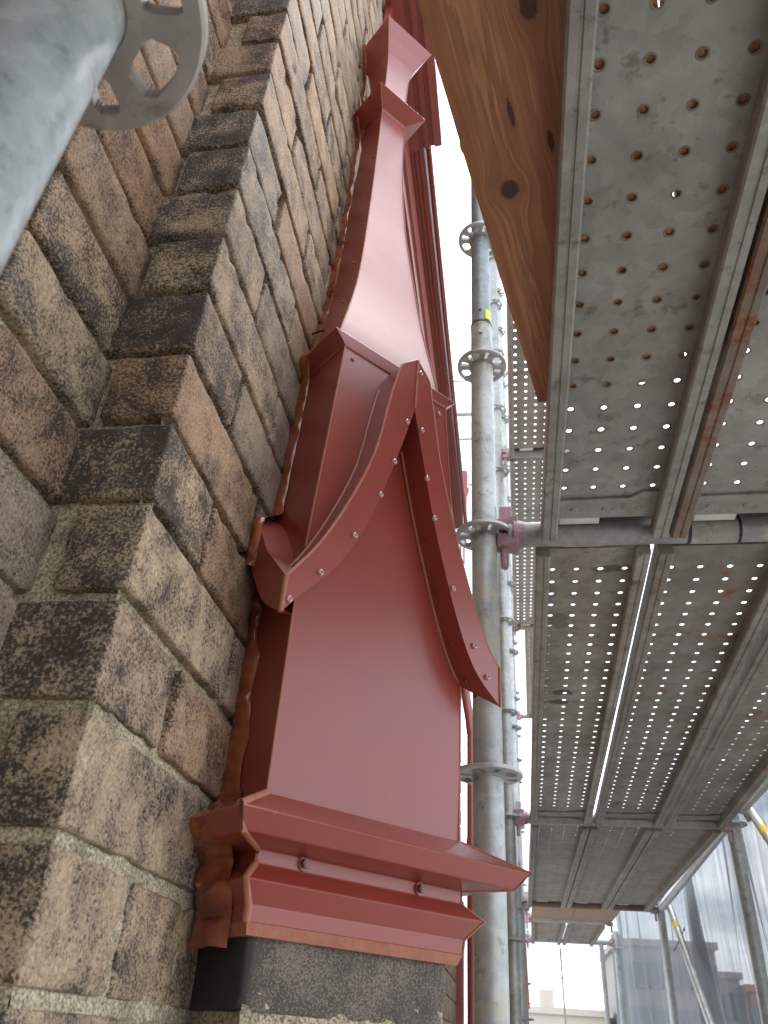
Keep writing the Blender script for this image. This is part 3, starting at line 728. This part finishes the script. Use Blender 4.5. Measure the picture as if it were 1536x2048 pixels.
GT = 'transoms carrying the steel decks'
def transom(y, x0, x1, z, label, near=False, r=.0262, mat=GALV):
    t = thing('scaffold_transom', label, 'transom', (x0, y, z), GT)
    b = MB(); b.tube([(lerp(x0 + .05, x1 - .05, i / 10), y, z) for i in range(11)], r, 32 if near else 14); b.build('tube', mat, t, smooth=50)
    for s_, xx in ((1, x0), (-1, x1)):
        b = MB()
        # wedge head: tapered jaw gripping the rosette, slotted above and below
        for zz0, zz1 in ((.006, .034), (-.034, -.006)):
            P8 = [(.026, -.014, zz0), (.070, -.025, zz0), (.070, .025, zz0), (.026, .014, zz0), (.026, -.014, zz1 if zz0 > 0 else zz1), (.070, -.025, zz1), (.070, .025, zz1), (.026, .014, zz1)]
            b.add([(xx + s_ * p[0], y + p[1], z + p[2]) for p in P8], [(0, 3, 2, 1), (4, 5, 6, 7), (0, 1, 5, 4), (1, 2, 6, 5), (2, 3, 7, 6), (3, 0, 4, 7)])
        b.tube([(xx + s_ * .060, y, z), (xx + s_ * .085, y, z)], [.033, .0275], 20)
        hd = b.build('wedge_head', PINK, t, bevel=.002)
        w = MB(); w.box((xx + s_ * .045 - .013, y - .004, z - .035), (xx + s_ * .045 + .013, y + .004, z + .072)); w.tube([(xx + s_ * .040, y, z - .03), (xx + s_ * .041, y, z - .075), (xx + s_ * .041, y, z - .082)], [.0085, .0085, .006], 12)
        w.build('wedge', PINK if near else GALV, t, bevel=.0015)
    return t
t1 = transom(1.405, -.0384, 1.0, .905, 'thick grey transom tube under the first deck joint, pink wedge at its pole', True)
b = MB(); b.tube([(.376, 1.405, .905), (.466, 1.405, .905)], .0275, 32); b.build('wrap_tape', LABELG, t1, smooth=50)
for xx in (.370, .466):
    b = MB(); b.tube([(xx, 1.405, .905), (xx + .006, 1.405, .905)], .0279, 32); b.build('wrap_edge', NAVY, t1)
transom(3.805, -.012, .985, .905, 'second transom along the deck, with yellow and white hooks')
transom(6.205, .040, 1.0, .900, 'third transom along the deck, reddish, above the timber infill', mat=mat_galv('maroon_transom', (.24, .13, .12), (.15, .09, .085), .2, .6))
transom(8.60, .075, .955, .935, 'farthest transom at the end of the deck over the bright opening')
transom(3.805, -.012, .55, 3.04, 'upper transom of the higher walkway behind the first deck'); transom(6.205, .040, .55, 3.05, 'upper transom at the far end of the higher walkway strip')
transom(8.60, .075, .55, 3.13, 'highest far transom seen small beyond the higher walkway')

GP = 'perforated steel planks'
def plank(ya, yb, a0, a1, b0, b1, z, label, seg=12, mats=(PLANK, STAIN), hook=CAST, left=None, chw=.031, hookx=.04, pitch=.0565, cols=4, hr=.0052, detail=True):
    """deck plank from ya to yb; x limits a0..a1 at ya, b0..b1 at yb; z = underside of the channels"""
    t = thing('steel_plank', label, 'scaffold plank', ((a0 + a1) / 2, (ya + yb) / 2, z), GP)
    def X(s, y): k = (y - ya) / (yb - ya); return lerp(lerp(a0, b0, k), lerp(a1, b1, k), s)
    W = (a1 - a0 + b1 - b0) / 2; zs_ = z + .038
    seg = 8 if seg < 8 else seg; ph = 0 if seg % 8 == 0 else .5
    b = MB(); rows = int((yb - ya - .12) / pitch); y00 = yb - .065 - rows * pitch
    s0, s1_ = .014 / W, 1 - .014 / W; cw = (s1_ - s0) / cols
    for r_ in range(rows):
        yc = y00 + (r_ + .5) * pitch
        for c in range(cols):
            sc_ = s0 + (c + .5) * cw; vs = []
            hx, hy = cw / 2, pitch / 2; rr = hr * (1 + random.uniform(-.06, .06))
            for q in range(seg):
                a = 2 * math.pi * (q + ph) / seg; ca, sa = math.cos(a), math.sin(a); k = 1 / max(abs(ca), abs(sa))
                vs.append((X(sc_ + hx * ca * k, yc + hy * sa * k), yc + hy * sa * k, zs_))
            for rad, dz in ((rr * 1.6, 0), (rr * 1.25, -.0006), (rr, .0003), (rr * .97, .0014)):
                for q in range(seg):
                    a = 2 * math.pi * (q + ph) / seg; vs.append((X(sc_, yc) + rad * math.cos(a), yc + rad * math.sin(a), zs_ + dz))
            for lv in range(4):
                b.add([vs[lv * seg + q] for q in range(seg)] + [vs[(lv + 1) * seg + q] for q in range(seg)], [(q, (q + 1) % seg, seg + (q + 1) % seg, seg + q) for q in range(seg)], 0 if lv == 0 else 1)
            # square corners of the cell left over by the fan
    # merge the corners: fill strips between cells is not needed, the fan reaches the cell border
    for yy0, yy1 in ((ya + .050, y00), (y00 + rows * pitch, yb - .050)):
        b.add([(X(s0, yy0), yy0, zs_), (X(s1_, yy0), yy0, zs_), (X(s1_, yy1), yy1, zs_), (X(s0, yy1), yy1, zs_)], [(0, 1, 2, 3)], 0)
    for yy, s__ in ((ya, 1), (yb, -1)):
        ye = yy + s__ * .05; yy = yy - s__ * .009
        b.add([(X(s0, yy), yy, zs_ + .028), (X(s1_, yy), yy, zs_ + .028), (X(s1_, ye), ye, zs_ + .028), (X(s0, ye), ye, zs_ + .028), (X(s0, ye), ye, zs_), (X(s1_, ye), ye, zs_)], [(0, 1, 2, 3), (3, 2, 5, 4)], 0)
    b.keep = True
    pn = b.build('deck_sheet', list(mats), t)
    for side in (0, 1):
        b = MB(); cm = left if (left and side == 0) else mats[0]
        prof = [(0, .046), (0, .004), (.003, 0), (.012, 0), (.0135, .0022), (.0165, .0022), (.018, 0), (chw - .003, 0), (chw, .003), (chw, .016), (chw - .003, .016), (chw - .003, .040), (.006, .046)]
        vs = []
        for yy in (ya + .02, yb - .02):
            for (px_, pz) in prof:
                x = X(0, yy) + px_ if side == 0 else X(1, yy) - px_; vs.append((x, yy, z + pz))
        n = len(prof); b.add(vs, [(i, (i + 1) % n, n + (i + 1) % n, n + i) for i in range(n)] + [tuple(range(n)), tuple(range(n, 2 * n))[::-1]])
        b.build('side_channel', cm, t)
    if detail:
        b = MB(); xa, xb = X(s0, yb), X(s1_, yb); w = xb - xa; zt = zs_ - .006
        out = [(xa, yb - .054), (xa, yb - .110), (xa + w * .03, yb - .115), (xa + w * .70, yb - .119), (xa + w * .80, yb - .137), (xb, yb - .137), (xb, yb - .054)]
        b.add([(x, y, zt) for x, y in out] + [(x, y, zs_ - .001) for x, y in out], [tuple(range(7))] + [(i, (i + 1) % 7, 7 + (i + 1) % 7, 7 + i) for i in range(7)])
        for q in (.22, .5, .78): b.tube([(xa + w * q, yb - .084, zt - .0022), (xa + w * q, yb - .084, zt + .001)], [.006, .009], 14)
        b.build('end_plate', mats[0], t, bevel=.0012)
    for (yy, sg) in ((yb, -1), (ya, 1)):
        b = MB(); hx0 = X(hookx / W + .10, yy); 
        for i, (w0, w1, h0, h1) in enumerate(((0, .080, 0, .020), (.062, .080, .018, .026))):
            b.box((hx0 + w0, yy + sg * .034 - .011, z + .038 + h0), (hx0 + w1, yy + sg * .034 + .011, z + .038 + h1))
        for q in (.018, .045): b.box((hx0 + q, yy + sg * .034 - .0135, z + .042), (hx0 + q + .014, yy + sg * .034 - .010, z + .054))
        b.box((hx0 + .004, yy - .02, z + .066), (hx0 + .076, yy + .02, z + .074))
        b.build('hook', hook, t, bevel=.004)
    return t
B1 = (-.985, 1.395); B2 = (1.415, 3.795); B3 = (3.815, 6.195); B4 = (6.215, 8.59)
plank(*B1, .083, .325, .078, .325, .868, 'perforated steel plank nearest overhead, against the timber board', 16, hookx=.012)
plank(*B1, .331, .60, .331, .60, .868, 'perforated steel plank nearest overhead with a rust streaked edge channel', 16, left=RUST, hookx=.020)
plank(*B1, .61, .87, .61, .87, .868, 'nearest overhead perforated plank farthest from the brick wall', 12)
SPOTS = ((.160, 2.285, .034, .026, .95), (.150, 2.36, .040, .022, .9), (.245, 1.556, .06, .018, .7), (.130, 1.81, .03, .05, .5))
PB = (mat_galv('plank_stained', (.36, .34, .31), (.21, .185, .15), .2, .55, scale=.7, dark=.7, rust=.10, spots=SPOTS), STAIN)
plank(*B2, .068, .302, .084, .349, .868, 'stained middle bay plank nearest the wall, with brown drip marks', 12, PB, YELLOW, chw=.030, hr=.0062)
plank(*B2, .316, .590, .370, .653, .868, 'middle bay plank between the stained plank and the outer one', 12, (PLANK_FAR, STAIN), GALV, hr=.0062)
plank(*B2, .612, .87, .668, .922, .868, 'outer plank of the middle bay beside the bright ledger tube', 12, (PLANK_FAR, STAIN), CAST, hr=.0062)
P3 = (PLANK_FAR, STAIN)
plank(*B3, .086, .350, .090, .352, .868, 'third bay plank nearest the inner poles, brownish and distant', 8, P3, CAST, detail=False)
plank(*B3, .356, .628, .358, .628, .868, 'third bay plank in the middle of three, brownish and distant', 8, P3, CAST, detail=False)
plank(*B3, .636, .920, .636, .915, .868, 'third bay plank at the netting side, brownish and distant', 8, P3, CAST, detail=False)
B4 = (7.25, 8.59)
plank(*B4, .13, .41, .15, .42, .888, 'short far end plank on the wall side above the bright opening', 6, P3, CAST, detail=False)
plank(*B4, .43, .72, .44, .72, .888, 'short far end plank on the netting side above the bright opening', 6, P3, YELLOW, detail=False)
transom(7.18, .055, .80, .93, 'transom between the timber infill and the short end planks')
PLY = mat_flat('infill_plywood', (.30, .19, .12), .7, .25, 0, 9)
for x0, x1, lb in ((.13, .445, 'brown timber infill sheet beyond third transom, wall side'), (.449, .77, 'brown timber infill sheet beyond third transom, netting side')):
    b = MB(); b.box((x0, 6.26, .925), (x1, 7.14, .943)); tag(b.build('timber_sheet', PLY, bevel=.002), lb, 'timber sheet', 'timber infill sheets')
U = (mat_galv('upper_plank', (.36, .33, .29), (.28, .25, .21), .15, .6, dark=.4), STAIN)
plank(1.415, 3.795, .050, .305, .052, .305, 3.0, 'upper walkway plank high behind the first deck, close to the timber board', 8, U, CAST, detail=False, hr=.009)
plank(3.815, 6.195, .055, .305, .068, .300, 3.01, 'upper walkway plank in the second bay, strip of bright holes', 8, U, CAST, detail=False, hr=.009)
plank(6.215, 8.59, .16, .40, .20, .43, 3.09, 'small far upper walkway plank beyond the bright gap', 6, U, CAST, detail=False)
b = MB()
for i, x in enumerate((.02, .275, .53, .785)):
    for j, (a_, c_) in enumerate(((-3.38, -1.01), B1, B2, B3)):
        b = MB(); b.box((x, a_, -1.15), (x + .245, c_, -1.10)); tag(b.build('walkway_plank', PLANK_FAR, bevel=.004), 'lower walkway plank, ' + ('nearest the wall', 'second from the wall', 'third from the wall', 'at the outer edge')[i] + ', ' + ('behind the photographer', 'under the photographer', 'one bay ahead', 'two bays ahead')[j], 'scaffold plank', 'lower walkway planks')
for i, x in enumerate((.083, .35, .61)):
    b = MB(); b.box((x, -3.38, .87), (x + .245, -1.01, .915)); tag(b.build('walkway_plank', PLANK_FAR, bevel=.004), 'overhead plank in the bay behind the photographer, ' + ('nearest the wall', 'in the middle', 'at the outer side')[i], 'scaffold plank', 'overhead planks behind the photographer')
transom(-.995, -.0384, 1.0, .905, 'transom overhead behind the photographer')
transom(-.995, -.0384, 1.0, -1.18, 'lower transom behind the photographer'); transom(1.405, -.0384, 1.0, -1.18, 'lower transom below the nearest pole')
# timber infill over the fourth bay

# timber boards lying on the nearest deck
BO = Vector((.066, 1.003, .9105 + .0)); yaw = math.atan2(.212, .977)
KN = [(-.109, .607, .0085, .013), (-.043, .404, .0110, .012), (-.104, .452, .0035, .013), (-.120, .40, .0035, .004), (-.066, .50, .003, .016), (-.085, .205, .0075, .014)]
WOOD = mat_wood(KN)
def board(x0, x1, y0, y1, th, label, name='timber_board', cutx=0):
    b = MB(); nx, ny = 14, 60; 
    def pt(x, y, z): return Vector((x + .0012 * noise.noise(Vector((x * 8, y * 6, z * 9))), y, z + .0008 * noise.noise(Vector((x * 20, y * 4, 3)))))
    def face(fn, nu, nv): b.sheet(fn, nu, nv)
    face(lambda u, v: pt(lerp(x0, x1, u), lerp(y0, y1, v), 0), nx, ny); face(lambda u, v: pt(lerp(x1, x0, u), lerp(y0, y1, v), th), nx, ny)
    face(lambda u, v: pt(x0, lerp(y0, y1, v), lerp(0, th, u)), 3, ny); face(lambda u, v: pt(x1, lerp(y0, y1, v), lerp(th, 0, u)), 3, ny)
    face(lambda u, v: pt(lerp(x0, x1, u), y0, lerp(th, 0, v)), nx, 3); face(lambda u, v: pt(lerp(x0, x1, u), y1, lerp(0, th, v)), nx, 3)
    o = b.build(name, WOOD, smooth=40)
    o.location = BO; o.rotation_euler = (0, 0, math.pi - yaw)
    tag(o, label, 'timber board', 'timber boards on the nearest deck'); return o
bd = None
def board_frame(): pass
# ------------------------------------------------------------------ board orientation: local +Y runs towards the camera, local X to the right is negative
o1 = board(-.236, 0, 0, 1.9, .038, 'knotty reddish brown pine board lying askew beside the nearest steel plank')
o2 = board(-.478, -.241, .06, 1.9, .038, 'second pine board seen only through the holes of the nearest plank')

# outer ledger and braces
b = MB(); b.tube([(1.0, 1.5, .95), (.985, 3.7, .945)], .0262, 20); tag(b.build('scaffold_ledger', GALV_CLEAN, smooth=50), 'bright ledger tube along the outer edge of the nearer deck bays', 'ledger', 'ledger tubes')
b = MB(); b.tube([(.985, 3.9, .945), (1.0, 6.15, .90)], .0262, 20); tag(b.build('scaffold_ledger', GALV_CLEAN, smooth=50), 'outer ledger tube beside the third bay planks', 'ledger', 'ledger tubes')
def brace(y0, z0, y1, z1, lab, tp):
    t = thing('scaffold_brace', lab, 'brace', (1.05, y0, z0), 'diagonal braces'); b = MB()
    P0, P1 = Vector((1.05, y0, z0)), Vector((1.05, y1, z1)); b.tube([P0, P1], .0215, 20); b.build('tube', GALV_POLE, t, smooth=50)
    a, c = P0.lerp(P1, tp), P0.lerp(P1, tp + .02); b = MB(); b.tube([a, c], .0225, 20); b.build('yellow_tape', YELLOW, t)
    b = MB(); b.tube([P0 + Vector((-.03, 0, .02)), P0 + Vector((.0, 0, -.03))], [.022, .03], 12); b.build('end_fitting', GALV, t)
brace(6.20, .95, 3.95, -1.0, 'diagonal brace between the middle and nearest outer poles, yellow band', .085); brace(3.78, .95, 1.5, -1.0, 'diagonal brace at the right edge of the picture, yellow band', .05)

# far rails beyond the wall end
for z, lab in ((6.0, 'uppermost thin'), (5.52, 'thicker second'), (5.18, 'third thin'), (4.60, 'fourth thin'), (3.13, 'lower paired thin upper'), (3.01, 'lowest thin')):
    b = MB(); b.tube([(-1.3, 6.2, z), (.03, 6.2, z)], .024 if 'second' in lab else .012, 12)
    tag(b.build('guard_rail', GALV_CLEAN), lab + ' horizontal guard rail against white sky behind nearest pole', 'guard rail', 'far guard rails')

# near tube at top left
nt = thing('scaffold_standard', 'large blurred galvanised scaffold pole close to the camera at top left', 'scaffold pole', (-.1889, .1398, -1.6), GI)
b = MB(); b.tube([(-.1889, .1398, lerp(-1.6, .392, i / 30)) for i in range(31)], .0242, 64); b.build('tube', NEAR, nt, smooth=50)
b = MB(); b.tube([(-.1889, .1398, .392), (-.1889, .1398, .404)], .0265, 64); b.tube([(-.1889, .1398, .400), (-.1889, .1398, .50)], .0242, 64); b.tube([(-.1889, .1398, .50), (-.1889, .1398, 2.4)], .0255, 64); b.build('upper_tube', NEAR, nt, smooth=50)
b = MB(); rosette(b, (-.1889, .1398, .392), .061, 360, .0095, .0235, 24, 0, .087); b.build('rosette', NEARD, nt)

# ------------------------------------------------------------------ netting
def mat_net():
    t = NT('shade_cloth'); t.p.inputs['Roughness'].default_value = .8
    f = t.noise(3, 4, .6, t.map((1, 14, .6))); t.col(t.mix(f, (.075, .082, .095), (.19, .205, .23)))
    w = t.n.new('ShaderNodeTexWave'); w.wave_type = 'BANDS'; w.bands_direction = 'Z'; w.inputs['Scale'].default_value = 60; w.inputs['Distortion'].default_value = 1; t.l(t.tc.outputs['Object'], w.inputs['Vector'])
    tr = t.n.new('ShaderNodeBsdfTransparent'); ms = t.n.new('ShaderNodeMixShader')
    a = t.math('ADD', t.math('MULTIPLY', w.outputs['Fac'], .12), t.math('MULTIPLY', t.noise(2, 4, .6, t.map((1, 20, .5))), .55))
    t.l(t.math('ADD', a, .46, True), ms.inputs[0]); t.l(tr.outputs[0], ms.inputs[1]); t.l(t.p.outputs[0], ms.inputs[2]); t.l(ms.outputs[0], t.out.inputs['Surface'])
    return t.mat
NET = mat_net()
def net(y0, y1, lab, fold=False, top=1.4):
    b = MB(); n1 = int((y1 - y0) * 26) + 2
    def fn(u, v):
        y = lerp(y0, y1, u); z = lerp(-1.7, top, v); w_ = .02 * math.sin(y * 9 + noise.noise(Vector((y, z * .5, 0))) * 4) + .03 * noise.noise(Vector((y * 5, z * .8, 2)))
        return Vector((1.14 + w_ + .05 * (1 - v), y + .04 * noise.noise(Vector((y * 2, z, 5))) + (.06 * v if fold else 0), z))
    b.sheet(fn, n1, 24)
    if fold:
        for d in (.012, .024): b.sheet(lambda u, v, d=d: fn(u, v) + Vector((d, .03 * math.sin(v * 7 + d * 300), 0)), n1, 24)
    tag(b.build('debris_netting', NET, smooth=60), lab, 'netting', 'netting panels')
net(3.0, 5.9, 'grey blue translucent debris net behind the nearest outer pole'); net(5.72, 6.02, 'dark overlapped fold of netting left of the nearest outer pole', True)
net(6.05, 10.2, 'grey translucent debris net between the middle and farthest outer poles'); net(10.15, 10.9, 'dark bunched net edge beside the farthest outer pole', True, 1.2)
b = MB(); b.sheet(lambda u, v: Vector((lerp(-.27, 1.10, u), -3.50 + .05 * math.sin(u * 14 + v) + .04 * noise.noise(Vector((u * 6, v * 3, 1))), lerp(-1.2, 3.1, v))), 60, 24)  # unseen sheet added behind the camera to cut light on the flanks
tag(b.build('debris_netting', NET, smooth=60), 'unseen net sheet added behind the photographer to block rear light', 'netting', 'netting panels')
b = MB(); b.sheet(lambda u, v: Vector((lerp(-.27, 1.10, u), -3.58 + .06 * math.sin(u * 11 + v * 2), lerp(-1.2, 3.1, v))), 60, 24)  # another unseen layer, added to block more of the rear light
tag(b.build('debris_netting', NET, smooth=60), 'second unseen net layer added behind the photographer to block rear light', 'netting', 'netting panels')
b = MB(); b.tube([(1.10, 6.0, .74 - .02 * i * i / 8 + .03 * math.sin(i)) if i else (1.10, 6.0, .74) for i in range(2)] + [(1.06, 5.9, .70), (.98, 5.8, .60)], .003, 6)
tag(b.build('cable_tie', BLACK), 'thin black tie tail holding the net to the brace', 'cable tie', 'net ties')
b = MB(); b.tube([(.28, 8.4, .60), (.38, 8.4, .615), (.47, 8.4, .60)], .004, 6); tag(b.build('cable_tie', BLACK), 'thin dark wire strung across the bright opening', 'wire')
b = MB(); b.tube([(.42, 8.45, -1.5), (.425, 8.45, -.2), (.41, 8.45, .85)], .008, 8); tag(b.build('hanging_rope', mat_flat('grey_rope', (.3, .32, .3))), 'thin grey rope hanging in the bright opening', 'rope')
b = MB(); b.add([(-.006, 3.775, -.02), (.035, 3.775, -.01), (-.004, 3.775, .035), (-.006, 3.779, -.02), (.035, 3.779, -.01), (-.004, 3.779, .035)], [(0, 1, 2), (5, 4, 3), (0, 3, 4, 1), (1, 4, 5, 2), (2, 5, 3, 0)])
tag(b.build('tape_scrap', BLUE), 'small blue tape scrap on the second inner pole', 'tape')

# ------------------------------------------------------------------ buildings far away
GLASS = mat_flat('far_glass', (.12, .15, .18), .2, .2)
def building(x0, x1, y, z1, colr, label, nx, nz, ww=1.2, wh=1.8, zb=-18, dep=14, steps=()):
    t = thing('building', label, 'building', ((x0 + x1) / 2, y, zb), 'far buildings across the street')
    mt = mat_flat(label.replace(' ', '_')[:40], colr, .85, .15, 0, .6)
    b = MB(); b.box((x0, y, zb), (x1, y + dep, z1)); b.build('wall', mt, t)
    b = MB(); b.box((x0 - .3, y - .3, z1), (x1 + .3, y + dep + .3, z1 + .5)); b.build('parapet', mt, t)
    for (sx0, sx1, sz) in steps:
        b = MB(); b.box((sx0, y + 2, z1 + .5), (sx1, y + 8, z1 + .5 + sz)); b.build('roof_block', mt, t)
    for i in range(nx):
        for j in range(nz):
            xc = lerp(x0, x1, (i + .5) / nx); zc = z1 - 1.9 - j * 3.1
            b = MB(); b.box((xc - ww / 2, y - .08, zc - wh / 2), (xc + ww / 2, y + .05, zc + wh / 2)); w = b.build('window', GLASS, t)
            b = MB(); b.box((xc - ww / 2 - .1, y - .18, zc - wh / 2 - .15), (xc + ww / 2 + .1, y - .09, zc - wh / 2)); b.build('sill', mt, None).parent = w
building(.5, 7.6, 80, 3.1, (.50, .46, .40), 'pale stone building low in the bright opening', 5, 3, steps=((2.0, 3.2, 1.4),))
building(8.2, 15.6, 74, 7.9, (.30, .28, .27), 'tall grey block behind the netting left part', 7, 4, 1.1, 1.6)
building(16.4, 19.0, 82, 6.6, (.33, .31, .30), 'small grey building between grey block and brick one', 3, 3)
building(19.2, 24.5, 80, 5.6, (.42, .20, .11), 'orange brick building behind the netting at right', 5, 3)
